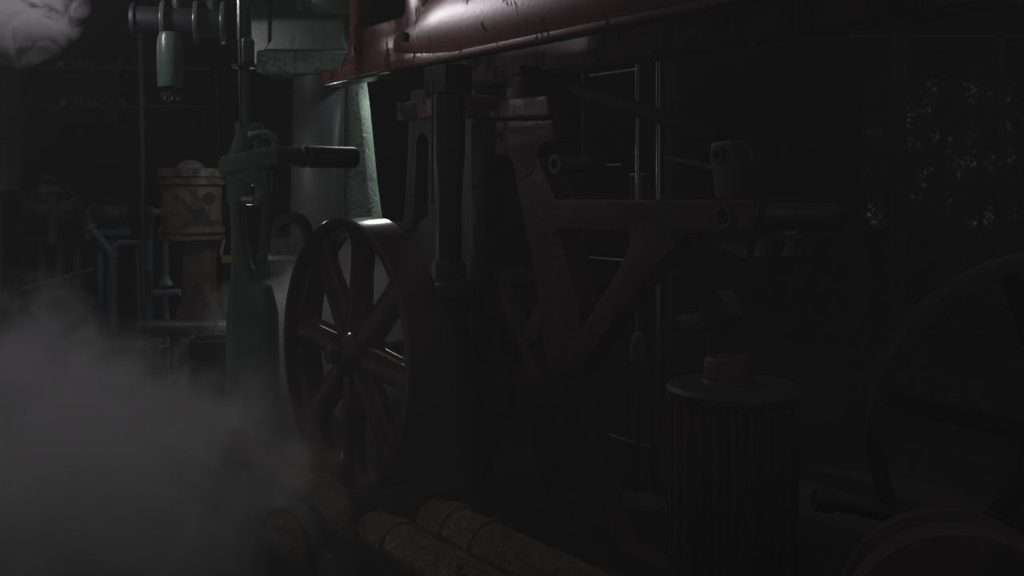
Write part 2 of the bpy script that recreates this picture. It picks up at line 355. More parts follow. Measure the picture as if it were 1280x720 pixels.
# grey arched standard at x 500..590
VS = 4.75
gs = thing('arched_standard', 'grey cast standard with a tall arched opening, behind the flywheel rim', 'machine frame', m2w(MU(540,0,VS)[0], VS, 0), TH)
plate('body', [rnd(P(VS, (513,114),(592,104),(590,330),(592,fl(592,VS)),(494,fl(494,VS)),(498,330),(506,250)), .02), rnd(P(VS, (520,175),(527,164),(535,175),(534,270),(517,282)), [.03,.03,.03,.02,.02])], VS, .16, GREY, gs, .014)
plate('ledge', [rnd(P(VS, (490,278),(520,276),(520,286),(490,288)), .006)], VS - .06, .1, GREY, gs, .006)
g = G(M); q0 = MU(513,96,VS); q1 = MU(592,92,VS); g.box(((q0[0]+q1[0])/2, VS+.05, 2.66), (q1[0]-q0[0]+.1, .34, .16)); g.build('cap', REDP, gs, .015)
# second shaft through the frame
q = MU(612, 345, VA+.25); r_ = MU(668, 345, VA+.25)
g = G(M); g.lathe((q[0]-.02, VA+.25, q[1]), (1,0,0), [(.055,0),(.062,.01),(.062,.08),(.05,.085),(.05,.3),(.066,.305),(.066,.42),(.05,.43),(.05,.6)], 32)
o = g.build('shaft', DARKS, None, 0, m2w(q[0], VA+.25, q[1])); setp(o, 'short dark collared shaft seen between the legs of the red frame', 'shaft')

# ------------------------------------------------------------------ green engine column
cy = 9.6
ec = thing('engine_column', 'tall pale green cast column with a flared buttress, lit along its right edge', 'column', (W(420,0,cy).x, cy, 0))
def wx(px, y=cy): return W(px,0,y).x
def wz(py, y=cy): return W(0,py,y).z
ctop, cbot = wz(92), 0
def sq(cx, hw, hd, z, yc=cy, n=24, p=3.2):
    out = []
    for j in range(n):
        a = 2*PI*j/n; c, s_ = math.cos(a), math.sin(a)
        out.append(Vector((cx + hw*math.copysign(abs(c)**(2/p), c), yc + hd*math.copysign(abs(s_)**(2/p), s_), z)))
    return out
g = G(); rings = []
for py, l, r in ((90,367,433),(140,366,432),(200,365,431),(300,363,432),(400,362,434)):
    rings.append(sq(wx((l+r)/2), (wx(r)-wx(l))/2, .24, wz(py), cy, 32, 2.2))
rings.append(sq(wx(398), .30, .26, 0, cy, 32, 2.4)); g.loft(rings[::-1]); g.build('shaft', GREY, ec, 0, None, 60)
g = G(); rings = []
for py, l, r in ((90,424,457),(130,422,462),(180,420,467),(230,417,472),(280,413,479),(340,408,488)):
    rings.append(sq(wx((l+r)/2, cy+.12), (wx(r, cy+.12)-wx(l, cy+.12))/2, .16, wz(py), cy + .12, 32, 2.0))
rings.append(sq(wx(440), .52, .26, 0, cy+.12, 32, 2.0)); g.loft(rings[::-1]); g.build('buttress', GREENR, ec, 0, None, 60)
g = G(); x0, x1 = wx(330), wx(452); g.box(((x0+x1)/2, cy, (wz(96)+wz(68))/2), (x1-x0, .62, wz(68)-wz(96))); g.build('capital', GREENR, ec, .03)
g = G(); rings = [[Vector((x, y, z)) for x, y in ((wx(a), cy-.28), (wx(bq), cy-.28), (wx(bq), cy+.28), (wx(a), cy+.28))] for a, bq, z in ((338,440,wz(68)),(347,436,wz(56)),(349,436,wz(-60)))]
g.loft(rings); g.build('entablature', GREEN, ec, .015)
g = G(); g.box((wx(333), cy-.1, (wz(85)+wz(-60))/2), (wx(345)-wx(322), .3, wz(-60)-wz(85))); g.build('side_rib', GREEN, ec, .015)
# big horizontal drum on top
dc = thing('steam_drum', 'rounded green drum end with stepped rings at the top of the column', 'drum', (wx(400, 8.82), 8.82, wz(16, 8.82)))
r0 = .42; zc = wz(16, 8.82) + r0
g = G(); g.lathe((wx(372,8.82), 8.82, zc), (1, .12, 0), [(r0*.90,0),(r0*.93,.03),(r0*.93,.06),(r0*.86,.07),(r0*.86,.13),(r0*.97,.14),(r0,.2),(r0,.55)], 48); g.build('shell', GREEN, dc, 0, None, 50)

# ------------------------------------------------------------------ valve rod linkage
ly = 7.0
def L(px, py, y=ly): return W(px, py, y)
vl = thing('valve_linkage', 'green valve rod with clevis and long tapered lever on a forked pedestal', 'valve gear', (L(306,0).x, ly, 0))
g = G(); g.cyl(L(307,158), L(305,82), .040, .040, 20); g.cyl(L(304,50), L(304,-60), .042, .042, 20); g.build('rod', GREEN, vl)
g = G(); g.cyl(L(301,158,6.93), L(300,-60,6.93), .010, .010, 12); g.build('guide_rod', DARKS, vl)
g = G(); g.lathe(L(308,80), (0,0,1), [(.048,0),(.058,.01),(.060,.15),(.054,.17),(.04,.18)], 8); g.build('nut', GREEN, vl, .004)
g = G(); g.lathe(L(305,85), (0,0,1), [(.08,0),(.087,.006),(.087,.014),(.08,.02)], 32); g.build('washer', DARKS, vl)
def plate_y(name, pts, y, th, mat, parent=None, holes=(), r=.01, bev=.006, base=None):
    o = [(L(a, b_, y).x, L(a, b_, y).z) for a, b_ in pts]
    return link_mesh(name, plate_mesh(name, [rnd(o, r)] + list(holes), y, th, bev, I4), mat, parent, 0, 30, base)
plate_y('clevis', [(294,153),(325,154),(325,190),(317,190),(317,164),(306,164),(306,190),(294,190)], ly-.06, .12, GREEN, vl)
plate_y('side_lug', [(294,168),(303,160),(303,200),(283,200)], ly-.03, .08, GREEN, vl)
g = G(); g.tube([L(312,172,6.9), L(322,168,6.9), L(334,167,6.9), L(342,172,6.9), L(345,184,6.9), L(345,194,6.9)], .030, 14); g.build('curved_handle', GREEN, vl)
g = G(); pA, pB = Vector(L(275,208,6.84)), Vector(L(345,194,6.84))
plate_y('lever', [(275,196),(343,182),(347,188),(347,202),(342,206),(277,220),(273,215)], 6.80, .07, GREEN, vl, (), .012)
ps0 = L(346,195,6.86); dv = Vector((.8024,.5968,0))
endp = Vector((L(424,0,7.35).x, 7.35, ps0.z))
d_ = (Vector((.8,.597,0))).normalized()
g = G(); Ls = .62
g.lathe(ps0 - d_*.03, d_, [(.062,0),(.068,.02),(.068,.20),(.078,.205),(.078,.24),(.068,.245),(.070,.25),(.078,.26),(.078,Ls),(.070,Ls+.015)], 36); o = g.build('cross_shaft', DARKS, vl)
plate_y('lower_fork', [(283,214),(335,213),(335,240),(322,256),(318,256),(318,232),(306,232),(306,256),(284,256)], ly-.05, .14, GREEN, vl)
g = G(); g.cyl(L(303,250,6.9), L(317,250,6.9), .034, .034, 16); g.build('pivot_pin', STEEL, vl)
g = G(); rings = []
for py, l, r in ((252,290,303),(300,291,309),(350,290,318),(358,288,340),(392,284,348)):
    rings.append(sq(L((l+r)/2,0).x, (L(r,0).x-L(l,0).x)/2, .09, L(0,py).z, ly, 20, 3)) 
rings.append(sq(L(316,0).x, .19, .14, 0, ly, 20, 3)); g.loft(rings[::-1]); g.build('pedestal', GREEN, vl, 0, None, 50)
g = G(); rings = []
for py, l, r in ((240,322,331),(300,320,330),(352,314,328)):
    rings.append(sq(L((l+r)/2,0).x, (L(r,0).x-L(l,0).x)/2, .04, L(0,py).z, ly+.12, 12, 3))
g.loft(rings[::-1]); g.build('strut', GREEN, vl)
# arch-topped bearing beyond
by = 8.0
ab = thing('arched_bearing', 'small dark half-round bearing housing low behind the flywheel edge', 'bearing', (W(362,0,by).x, by, 0))
oo = [(W(340,0,by).x, 0)] + [(W(362,0,by).x + .155*math.cos(a), W(0,295,by).z + .19*math.sin(a)) for a in [PI - PI*j/16 for j in range(17)]] + [(W(384,0,by).x, 0)]
hh = [(W(346,0,by).x, W(0,318,by).z)] + [(W(362,0,by).x + .105*math.cos(a), W(0,298,by).z + .12*math.sin(a)) for a in [PI - PI*j/12 for j in range(13)]] + [(W(378,0,by).x, W(0,318,by).z)]
link_mesh('housing', plate_mesh('housing', [oo, hh], by, .2, .01, I4), DIMMED, ab)
g = G(); g.box((W(360,0,by).x, by+.08, W(0,322,by).z), (.42, .3, .04)); g.build('ledge', DARK, ab, .006)

# ------------------------------------------------------------------ overhead green cylinder on its flanged pipe
hy = 7.6
def K(px, py, y=hy): return W(px, py, y)
fp = thing('flanged_pipe', 'short dark flanged pipe under the ceiling, open at its left end', 'pipe', K(165,26))
ax = Vector((.97, .22, 0)).normalized(); sp = K(164,25)
g = G(); g.lathe(sp, ax, [(.085,0),(.125,0),(.13,.012),(.13,.03),(.105,.035),(.105,.70),(.085,.70)], 40, True); g.build('barrel', DARKS, fp)
for dd, rr in ((.22,.155),(.46,.16),(.66,.165)):
    g = G(); g.lathe(sp + ax*dd, ax, [(.10,0),(rr,.0),(rr+.004,.008),(rr,.03),(.10,.03)], 40, True); g.build('flange', GREEN, fp)
g = G(); g.cyl(sp + ax*.34 + Vector((0,0,.0)), sp + ax*.34 + Vector((0,0,.8)), .05); g.cyl(sp + ax*.60, sp + ax*.60 + Vector((0,0,.8)), .05); g.build('hanger', DARK, fp)
hc = thing('hanging_cylinder', 'small green tapered cylinder hanging below the flanged pipe, streak of light down it', 'cylinder', K(211,110,7.5))
g = G(); g.lathe(K(213,109,7.5), (-.02,0,1), [(.088,0),(.092,.01),(.094,.2),(.088,.36),(.07,.41)], 40); g.build('body', GREEN, hc)
g = G(); g.lathe(K(213,122,7.5), (0,0,1), [(.02,0),(.07,.005),(.075,.035),(.04,.04),(.04,.085)], 32); g.build('bottom_cap', DARKS, hc)
for k in range(6):
    a = k*PI/3; g = G(); c_ = K(213,123,7.5) + Vector((.055*math.cos(a), .055*math.sin(a), 0)); g.cyl(c_ - Vector((0,0,.015)), c_ + Vector((0,0,.012)), .011, .011, 6); g.build('bolt', STEEL, hc)
g = G(); g.box((W(120,0,8.6).x, 8.6, W(0,4,8.6).z+.12), (3.0, .3, .24)); o = g.build('ceiling_girder', DARK, None, .01, (W(150,0,8.6).x, 8.6, W(0,4,8.6).z)); setp(o, 'dark steel girder crossing the ceiling at the top left of the hall', 'girder')
# thin riser pipe
ty = 9.4
g = G(); g.cyl((W(181,262,ty).x, ty, 0), W(176,-40,ty), .026, .026, 14)
for py in (60, 92, 132, 160): g.cyl(W(178,py,ty), W(178,py-6,ty), .042, .042, 12)
o = g.build('riser_pipe', DARKS, None, 0, (W(181,262,ty).x, ty, 0)); setp(o, 'thin dark vertical pipe with couplings, left of the hanging cylinder', 'pipe')

# ------------------------------------------------------------------ ochre cylinder and its pedestal
oy = 9.2
def O(px, py, y=oy): return W(px, py, y)
oc = thing('steam_cylinder', 'worn ochre steam cylinder with bolted flanges on a narrow pedestal', 'cylinder', (O(240,0).x, oy, 0))
px2 = lambda n: n / F * oy
g = G(); g.lathe(O(240,292), (0,0,1), [(px2(36),0),(px2(37),.02),(px2(36),px2(34)),(px2(36),px2(60))], 56); g.build('barrel', OCHRE, oc)
g = G(); g.lathe(O(240,232), (0,0,1), [(px2(38),0),(px2(40),.01),(px2(40),px2(7)),(px2(38),px2(8)),(px2(38),px2(10)),(px2(41),px2(11)),(px2(41),px2(20)),(px2(30),px2(22))], 56); g.build('top_flange', OCHRE, oc)
g = G(); g.lathe(O(240,300), (0,0,1), [(px2(39),0),(px2(40),.01),(px2(40),px2(5)),(px2(37),px2(6)),(px2(37),px2(9)),(px2(40),px2(10)),(px2(40),px2(15)),(px2(35),px2(17))], 56); g.build('bottom_flange', OCHRE, oc)
g = G(); g.lathe(O(238,212), (0,0,1), [(px2(17),0),(px2(16),px2(5)),(px2(12),px2(9)),(px2(5),px2(12))], 32); g.build('dome', GREY, oc)
g = G(); g.lathe(O(222,258), (-.6,-.8,0), [(.10,-.02),(.085,.03),(.06,.06)], 20); g.build('port', DARK, oc)
g = G(); g.cyl(O(262,248,8.95), O(262,248,8.8), .06, .05, 16); g.build('port', DARK, oc)
g = G(); rings = []
for py, l, r in ((300,231,268),(360,231,268),(378,228,270),(392,222,275)):
    rings.append(sq(O((l+r)/2,0).x, (O(r,0).x-O(l,0).x)/2, .14, O(0,py).z, oy, 20, 4))
rings.append(sq(O(248,0).x, .22, .18, 0, oy, 20, 4)); g.loft(rings[::-1]); g.build('pedestal', OCHRD, oc, .006)
g = G(); g.box(((O(258,0,8.95).x), 8.95, O(0,375,8.95).z), (px2(9), .05, px2(34)), (0, math.radians(-6), 0)); g.build('web_rib', OCHRE, oc, .01)
bp_ = thing('brass_plate', 'small bright brass plate glinting between ochre cylinder and green pedestal', 'plate', (O(281,0,9.5).x, 9.5, 0))
g = G(); g.box(O(283,324,9.5), (.085, .02, .07)); g.box(O(278,309,9.5), (.03,.02,.15), (0,.2,0)); g.build('face', BRASS, bp_, .004)
g = G(); g.cyl((O(281,0,9.54).x, 9.54, 0), (O(281,0,9.54).x, 9.54, O(0,312,9.54).z), .015); g.build('stem', DARK, bp_)

# ------------------------------------------------------------------ blue-green pipework
qy = 9.6
def Q(px, py, y=qy): return W(px, py, y)
sp1 = thing('standpipe', 'thick blue-green standpipe with a tee towards the ochre cylinder', 'pipe', (Q(185,0).x, qy, 0))
g = G(); g.cyl((Q(185,0).x, qy, 0), Q(185,270), .052, .052, 24); g.build('riser', TEAL, sp1)
g = G(); g.cyl(Q(176,266), Q(212,266), .036, .036, 20); g.build('branch', TEAL, sp1)
g = G(); g.lathe(Q(204,266), (1,0,0), [(.06,0),(.062,.01),(.062,.05),(.05,.055)], 24); g.lathe(Q(185,282), (0,0,1), [(.06,0),(.066,.02),(.066,.16),(.04,.19)], 24); g.build('fitting', TEAL, sp1)
sp2 = thing('drain_pipe', 'thin blue-green pipe with a bell flange beside the ochre pedestal', 'pipe', (Q(208,0).x, qy, Q(0,395).z-.6))
g = G(); g.cyl((Q(208,0).x, qy, 0), Q(208,302), .028, .028, 18); g.build('riser', TEAL, sp2)
g = G(); g.lathe(Q(208,358), (0,0,1), [(.065,0),(.07,.02),(.045,.06),(.03,.1)], 24); g.build('bell_flange', TEAL, sp2)
g = G(); g.cyl(Q(192,366), Q(226,366), .038, .038, 20); g.build('cross_pipe', TEAL, sp2)
sp3 = thing('elbow_pipe', 'blue-green pipe sloping down then bending to the floor, left of the standpipe', 'pipe', (Q(142,0,9.9).x, 9.9, 0))
g = G(); g.tube([Q(114,284,9.9), Q(134,308,9.9), Q(141,317,9.9), Q(142,326,9.9), (Q(142,0,9.9).x, 9.9, 0)], .038, 18); g.build('run', TEAL, sp3)
g = G(); g.lathe(Q(142,322,9.9), (0,0,1), [(.04,0),(.052,.01),(.052,.06),(.04,.07)], 20); g.build('collar', TEAL, sp3)
g = G(); g.lathe(Q(112,282,9.9), (.6,0,-.7), [(.04,0),(.055,.01),(.055,.05),(.04,.06)], 20); g.build('collar', TEAL, sp3)
o = G().cyl((Q(126,0,10.1).x, 10.1, 0), Q(126,300,10.1), .032, .032, 16).build('feed_pipe', TEAL, None, 0, (Q(126,0,10.1).x, 10.1, 0)); setp(o, 'slim upright blue-green pipe under the sloping elbow pipe', 'pipe')
g = G(); g.tube([Q(142,309,10), Q(150,304,10), Q(180,303,10)], .030, 16); g.tube([Q(172,304,10), Q(173,330,10), (Q(176,0,10).x, 10, 0)], .022, 14); o = g.build('branch_pipe', TEAL, None, 0, Q(142,309,10)); setp(o, 'level blue-green branch pipe joining the standpipe at its left', 'pipe')
# pump bodies at far left
p1 = thing('steam_pump', 'rusty old steam pump with a bulbous body on thin legs, far left', 'pump', (Q(68,0,10.4).x, 10.4, 0))
def S(px, py, y=10.4): return W(px, py, y)
g = G(); g.lathe(S(40,268), (1,0,0), [(.10,0),(.19,.02),(.20,.06),(.15,.09),(.15,.22),(.21,.25),(.21,.30),(.14,.33),(.14,.42),(.19,.44),(.19,.5)], 32); g.build('body', OCHRD, p1)
g = G(); g.lathe(S(62,250), (0,0,1), [(.13,0),(.14,.08),(.10,.14),(.05,.16),(.05,.2),(.08,.21),(.08,.23),(.02,.25)], 28); g.build('valve_chest', OCHRD, p1)
g = G(); g.cyl(S(66,304,10.2), S(68,256,10.2), .050, .044, 20); g.build('inlet_pipe', TEAL, p1)
g = G(); g.tube([S(86,236), S(96,246), S(104,270), S(106,290)], .03, 14); g.build('side_bend', OCHRD, p1)
g = G(); g.tube([S(30,238), S(34,262), S(30,290)], .03, 14); g.build('side_bend', OCHRD, p1)
g = G(); g.box(S(70,300), (.66, .3, .06)); g.build('bed_plate', DARK, p1, .008)
for x in (54, 76, 98):
    g = G(); g.box((S(x,0).x, 10.4, S(0,303).z/2), (.07, .10, S(0,303).z)); g.build('leg', GREY, p1, .008)
p2 = thing('feed_valve', 'dark round valve body with a blue-green arm beside the sloping pipe', 'valve', (Q(140,0,10.3).x, 10.3, 0))
g = G(); g.lathe(Q(112,270,10.3), (1,0,0), [(.08,0),(.12,.02),(.12,.06),(.09,.08),(.14,.2),(.15,.27),(.11,.36),(.12,.38),(.12,.42)], 28); g.build('body', DARKS, p2)
g = G(); g.tube([Q(110,300,10.2), Q(112,276,10.2), Q(110,262,10.2)], [.03,.05,.045], 16); g.build('arm', TEAL, p2)
g = G(); g.lathe(Q(140,256,10.3), (0,0,1), [(.05,0),(.05,.04),(.09,.05),(.09,.065),(.02,.07)], 24); g.build('bonnet', GREY, p2)
g = G(); g.box(Q(148,290,10.3), (.32,.16,.07)); g.box((Q(140,0,10.3).x, 10.3, Q(0,300,10.3).z/2), (.07,.07,Q(0,300,10.3).z)); g.build('support', TEAL, p2, .006)
# plank leaning low
a_, b_ = W(28,362,9.3), W(118,336,9.3)
g = G(); g.tube([a_, b_], .022, 8); o = g.build('pole', WOOD, None, 0, a_); setp(o, 'thin pole lying across a heap in front of the rusty pump', 'pole')
g = G()
rings = [sq(W(72,0,9.5).x, hw, hd, z, 9.5, 18, 2.6) for hw, hd, z in ((.55,.34,0),(.5,.32,.5),(.42,.26,.86),(.22,.15,.99))]
g.loft(rings); o = g.build('covered_crate', DARK, None, .02, (W(72,0,9.5).x, 9.5, 0)); setp(o, 'dark covered mound under the pole at far left, half in steam', 'crate')

# shelves of small parts on the back wall
sy = 12.6
sc_ = W(150, 86, sy)
sh = thing('shelf_rack', 'long dark rack of two shelves for oil cans on the back wall', 'shelf', (sc_.x, sy, 0))
for x in (-1.24, 1.24):
    g = G(); g.box((sc_.x + x, sy, sc_.z/2), (.04, .05, sc_.z + .05)); g.build('upright', DARK, sh, .004)
for zi, (py, lab) in enumerate(((86, 'upper'), (133, 'lower'))):
    c = W(150, py, sy); c.x = sc_.x
    g = G(); g.box((c.x, sy, c.z - .02), (2.44, .36, .04)); g.build('board', DARK, sh, .004)
    for x in (-1.1, 0, 1.1):
        g = G(); g.box((c.x + x, sy + .02, c.z - .14), (.04, .3, .2)); g.build('bracket', DARK, sh, .004)
    k = 0
    specs = [(76,.05,.09,'squat'),(93,.035,.10,'slim'),(100,.03,.13,'tall'),(108,.055,.10,'broad'),(117,.03,.08,'tiny'),(136,.04,.07,'low'),(150,.045,.12,'stout')]
    for x, r_, h_, w_ in specs:
        p = W(x + zi*3, py, sy - .06)
        g = G(); g.lathe((p.x, p.y, c.z), (0,0,1), [(r_*.95,0),(r_,.01),(r_,h_*.7),(r_*.55,h_*.85),(r_*.5,h_)], 16)
        o = g.build('oil_can', GREY if k != 0 else PALE, None, 0, (p.x, p.y, c.z))
        pos = ['leftmost','second','third','fourth','fifth','sixth','last'][k]
        setp(o, f'{w_} grey oil can, {pos} from the left on the {lab} shelf', 'can', f'oil cans on the {lab} shelf'); k += 1
# grey duct at far left edge
g = G(); g.box((W(-8,0,9.0).x, 9.0, (W(0,238,9).z+W(0,92,9).z)/2), (.34, .3, W(0,92,9).z-W(0,238,9).z)); g.box((W(-8,0,9.0).x, 9.0, W(0,178,9).z), (.37,.33,.03)); g.cyl((W(-8,0,9).x, 9, 0), (W(-8,0,9).x, 9, W(0,238,9).z), .07)
o = g.build('electrical_cabinet', GREY, None, .01, (W(-8,0,9).x, 9, 0)); setp(o, 'grey metal cabinet on a post at the left edge', 'cabinet')

# roller and crates in front of the ochre cylinder
ry = 7.9
rl = thing('roller', 'dark horizontal roller lying in front of the ochre pedestal', 'roller', W(224,411,ry))
g = G(); g.lathe(W(173,411,ry), (1,0,0), [(.05,0),(.068,.006),(.073,.02),(.073,.62),(.068,.635),(.03,.64)], 36); g.build('drum', DARKS, rl)
g = G(); g.cyl(W(268,409,ry), W(306,409,ry), .055, .055, 24); g.build('journal', GREEN, rl)
for x in (200, 262):
    g = G(); g.box((W(x,0,ry).x, ry, (W(0,421,ry).z)/2), (.09, .14, W(0,421,ry).z)); g.build('stand', OCHRD, rl, .008)
cr = thing('crate', 'open dirty timber crate on the floor under the right end of the roller', 'crate', (W(275,0,7.3).x, 7.3, 0), .25)
c = Vector((W(275,0,7.3).x, 7.3, 0)); hz = W(0,420,7.3).z
Rz = Matrix.Translation(c) @ Matrix.Rotation(.25, 4, 'Z')
for (x, y, sx, sy_) in ((0,-.18,.42,.025),(0,.18,.42,.025),(-.2,0,.025,.36),(.2,0,.025,.36)):
    g = G(Rz)
    for k in range(4): g.box((x, y, hz*(k+.5)/4), (sx, sy_, hz/4-.02))
    g.build('side_panel', WOOD, cr, .004)
for x in (-1,1):
    for y in (-1,1):
        g = G(Rz); g.box((x*.185, y*.165, hz/2+.01), (.035,.035,hz+.02)); g.build('corner_post', WOOD, cr, .004)
for x, y, w_, h_, lab in ((176,428,.07,.45,'upright rusty stub'),(205,432,.06,.4,'bent timber stub'),(222,436,.05,.36,'short ochre stub')):
    p = W(x,y,7.5); g = G(); g.cyl((p.x,p.y,0),(p.x,p.y,p.z), w_*.7, w_*.55, 10); g.cyl((p.x,p.y,p.z-.05),(p.x,p.y,p.z), w_*.8, w_*.8, 10)
    o = g.build('bollard', OCHRD, None, .004, (p.x,p.y,0)); setp(o, lab + ' standing in steam below the roller', 'post')

# ------------------------------------------------------------------ floor pipes
def pipe_u(name, label, V, z, u0, u1, r, collars=(), cap_left=False, extra=None, parts=True):
    t_ = thing(name, label, 'pipe', m2w(u0, V, 0), TH)
    prof = [(r*.2,0),(r*.7,.01),(r*.95,.04),(r,.08)] if cap_left else [(r,0)]
    prof += [(r, u1-u0)]
    g = G(M); g.lathe((u0, V, z), (1,0,0), prof, 40)
    g.build('run', PIPE, t_)
    for cu in collars:
        g = G(M); g.lathe((cu, V, z), (1,0,0), [(r*.9,0),(r*1.07,0),(r*1.14,.01),(r*1.14,.035),(r*1.07,.045),(r*.9,.045)], 40, True); g.build('collar', PIPE, t_)
    n = max(2, int((u1-u0)/1.2))
    for k in range(n):
        uu = u0 + (u1-u0)*(k+.5)/n
        g = G(M); g.box((uu, V, (z-r*.8)/2), (.10, .16, z-r*.8)); g.build('saddle', DARK, t_, .006)
    return t_
zA = .20; zB = .20
uA0 = MU(538,665,2.78)[0]
pipe_u('floor_pipe', 'thick wet floor pipe with a domed end and two collars, right of the wheel', 2.78, zA, uA0, uA0 + 1.9, .118, (uA0+.20, uA0+.235, uA0+.50), True)
uB0 = MU(462,680,2.44)[0]
pipe_u('floor_pipe', 'wet floor pipe with a collared joint at the bottom edge, left of the thicker one', 2.44, zB, uB0, uB0 + 1.2, .108, (uB0+.24, uB0+.27), True)
# two pipes from the back that turn down in the steam
for V, zz, pxe, lab in ((2.30, .345, 410, 'grimy pipe with a wet elbow turning down by the wheel foot'), (1.95, .28, 352, 'grimy pipe in thick steam, its elbow turned down left of the other')):
    ue = MU(pxe, 600, V)[0]; u0 = ue - 2.35
    t_ = thing('steam_pipe', lab, 'pipe', m2w(ue, V, 0), TH)
    g = G(M); g.cyl((u0, V, zz), (ue, V, zz), .085, .085, 32); g.build('run', PIPE, t_)
    pts = [(ue + .16*math.sin(a), V, zz - .16*(1-math.cos(a))) for a in [PI/2*j/10 for j in range(11)]]
    g = G(M); g.tube([(ue - .06, V, zz)] + pts + [(ue + .16, V, .0)], .098, 28); g.build('elbow', PIPE, t_)
    for cu in (ue - .08, ue - 1.3):
        g = G(M); g.lathe((cu, V, zz), (1,0,0), [(.07,0),(.102,0),(.106,.01),(.106,.03),(.102,.04),(.07,.04)], 32, True); g.build('collar', PIPE, t_)
    g = G(M); g.lathe((ue+.16, V, max(.05, zz-.26)), (0,0,1), [(.09,0),(.104,0),(.108,.01),(.108,.03),(.104,.04),(.09,.04)], 32, True); g.build('elbow_collar', PIPE, t_)
    for uu in (ue-.9, ue-2.2):
        g = G(M); g.box((uu, V, (zz-.08)/2), (.1,.14,zz-.08)); g.build('saddle', DARK, t_, .006)
# small hand wheel at bottom edge
hwp = W(585, 716, 4.25)
hw = thing('hand_wheel', 'small dark valve hand wheel at the bottom edge over the floor pipe', 'hand wheel', hwp)
g = G(); g.lathe(hwp, (.15,-.3,1), [(.058,-.006),(.064,-.008),(.070,0),(.064,.008),(.058,.006)], 32, True); g.build('rim', PIPE, hw)
for k in range(4):
    a = k*PI/2+.4; g = G(); e1 = Vector((math.cos(a), math.sin(a), 0)); nrm = Vector((.15,-.3,1)).normalized(); e1 = (e1 - nrm*e1.dot(nrm)).normalized()
    g.cyl(hwp, hwp + e1*.062, .006, .006, 8); g.build('spoke', PIPE, hw)
g = G(); g.cyl(hwp + Vector((0,0,.01)), (hwp.x, hwp.y, .0), .014, .014, 10); g.build('stem', DARKS, hw)

# ------------------------------------------------------------------ guide rods seen through the frame
VG = 5.6
gr = thing('guide_frame', 'pair of thin polished uprights with bright level rods behind the red arm', 'guide frame', m2w(MU(797,0,VG)[0], VG, 0), TH)
for px, r_ in ((797, .020), (823, .022), (729, .014)):
    u = MU(px, 0, VG)[0]; g = G(M); g.cyl((u, VG, 0), (u, VG, 3.3), r_, r_, 16); g.build('upright', DARKS if px == 729 else STEEL, gr)
for z_, a_, b_ in ((MU(765,91,VG)[1], 737, 795), (MU(767,206.5,VG)[1], 759, 776), (MU(764,324,VG)[1], 737, 796)):
    u0, u1 = MU(a_,0,VG)[0], MU(b_,0,VG)[0]; g = G(M); g.cyl((u0, VG+.0, z_), (u1, VG+.0, z_), .0095, .0095, 14); g.build('level_rod', BRIGHT, gr)
g = G(M); u = MU(834,0,VG)[0]; g.box((u, VG+.05, 1.65), (.08, .08, 3.3)); g.build('back_post', OCHRD, gr, .008)
g = G(M); u = MU(787,0,VG)[0]; z0, z1 = MU(787,250,VG)[1], MU(787,217,VG)[1]; g.box((u, VG+.12, (z0+z1)/2 - .3), (.16, .10, (z1-z0)+.6)); g.build('slide_block', GREY, gr, .008)
# thin polished rods lower down
lr = thing('piston_rods', 'thin upright polished rods with a pale oil bulb behind the sloping brace', 'valve gear', m2w(MU(808,0,4.6)[0], 4.6, 0), TH)
for px in (784, 816):
    u = MU(px,0,4.6)[0]; g = G(M); g.cyl((u, 4.6, 0), (u, 4.6, MU(px,400,4.6)[1]), .012, .012, 12); g.build('rod', DARKS, lr)
q = MU(798,465,4.55); g = G(M); g.lathe((q[0], 4.55, q[1]), (0,0,1), [(.012,0),(.03,.03),(.052,.08),(.054,.17),(.04,.23),(.025,.26)], 24); g.build('oil_bulb', PALE, lr)
g = G(M); g.cyl((q[0], 4.55, 0), (q[0], 4.55, q[1]+.01), .015, .015, 12); g.build('bulb_stem', DARKS, lr)
q0 = MU(745,538,4.6); q1 = MU(788,552,4.6); g = G(M); g.tube([(q0[0]-.1,4.6,q0[1]+.02),(q0[0],4.6,q0[1]),(q1[0],4.6,q1[1]),(q1[0]+.2,4.6,q1[1])], .012, 10); g.build('link_rod', STEEL, lr)
g = G(M); q = MU(800,640,4.2); g.lathe((q[0], 4.2, 0), (0,0,1), [(.16,0),(.16,.05),(.12,.08),(.05,.12),(.05,q[1])], 24); g.build('foot', GREY, lr)
# pale bracket in the gloom
q = MU(880, 388, 4.4)
ob = thing('rocker_casting', 'grey angular rocker casting in the gloom under the side arm', 'casting', m2w(q[0], 4.4, 0), TH)
plate('rocker', [rnd(P(4.4, (843,397),(858,392),(868,400),(878,378),(896,362),(905,376),(912,396),(895,412),(870,416),(852,412)), .02)], 4.4, .12, GREY, ob)
g = G(M); g.cyl((q[0], 4.48, 0), (q[0], 4.48, q[1]-.05), .05, .04, 20); g.build('post', DARK, ob)

# ------------------------------------------------------------------ ribbed drum (motor)
dy = 3.75
dcx = W(916,0,dy).x; dz_ = W(0,480,dy).z; dr = 80/F*dy
md = thing('ribbed_motor', 'upright ribbed motor drum with a flat lid and raised cap', 'motor', (dcx, dy, 0))
g = G(); seg = 144; prof = [(.98,0),(1,.01),(1,dz_-.05),(.97,dz_-.045)]; rings = []
for r_, z in prof:
    rings.append([Vector((dcx + dr*r_*(1 if (k % 6) < 3 else .93)*math.cos(2*PI*k/seg), dy + dr*r_*(1 if (k % 6) < 3 else .93)*math.sin(2*PI*k/seg), z)) for k in range(seg)])
g.loft(rings); g.build('ribbed_body', MOTOR, md)
g = G(); g.lathe((dcx, dy, dz_-.05), (0,0,1), [(dr*1.02,0),(dr*1.04,.008),(dr*1.04,.035),(dr*.99,.05),(dr*.45,.058)], 64); g.build('lid', GREY, md)
r2 = 31/F*dy
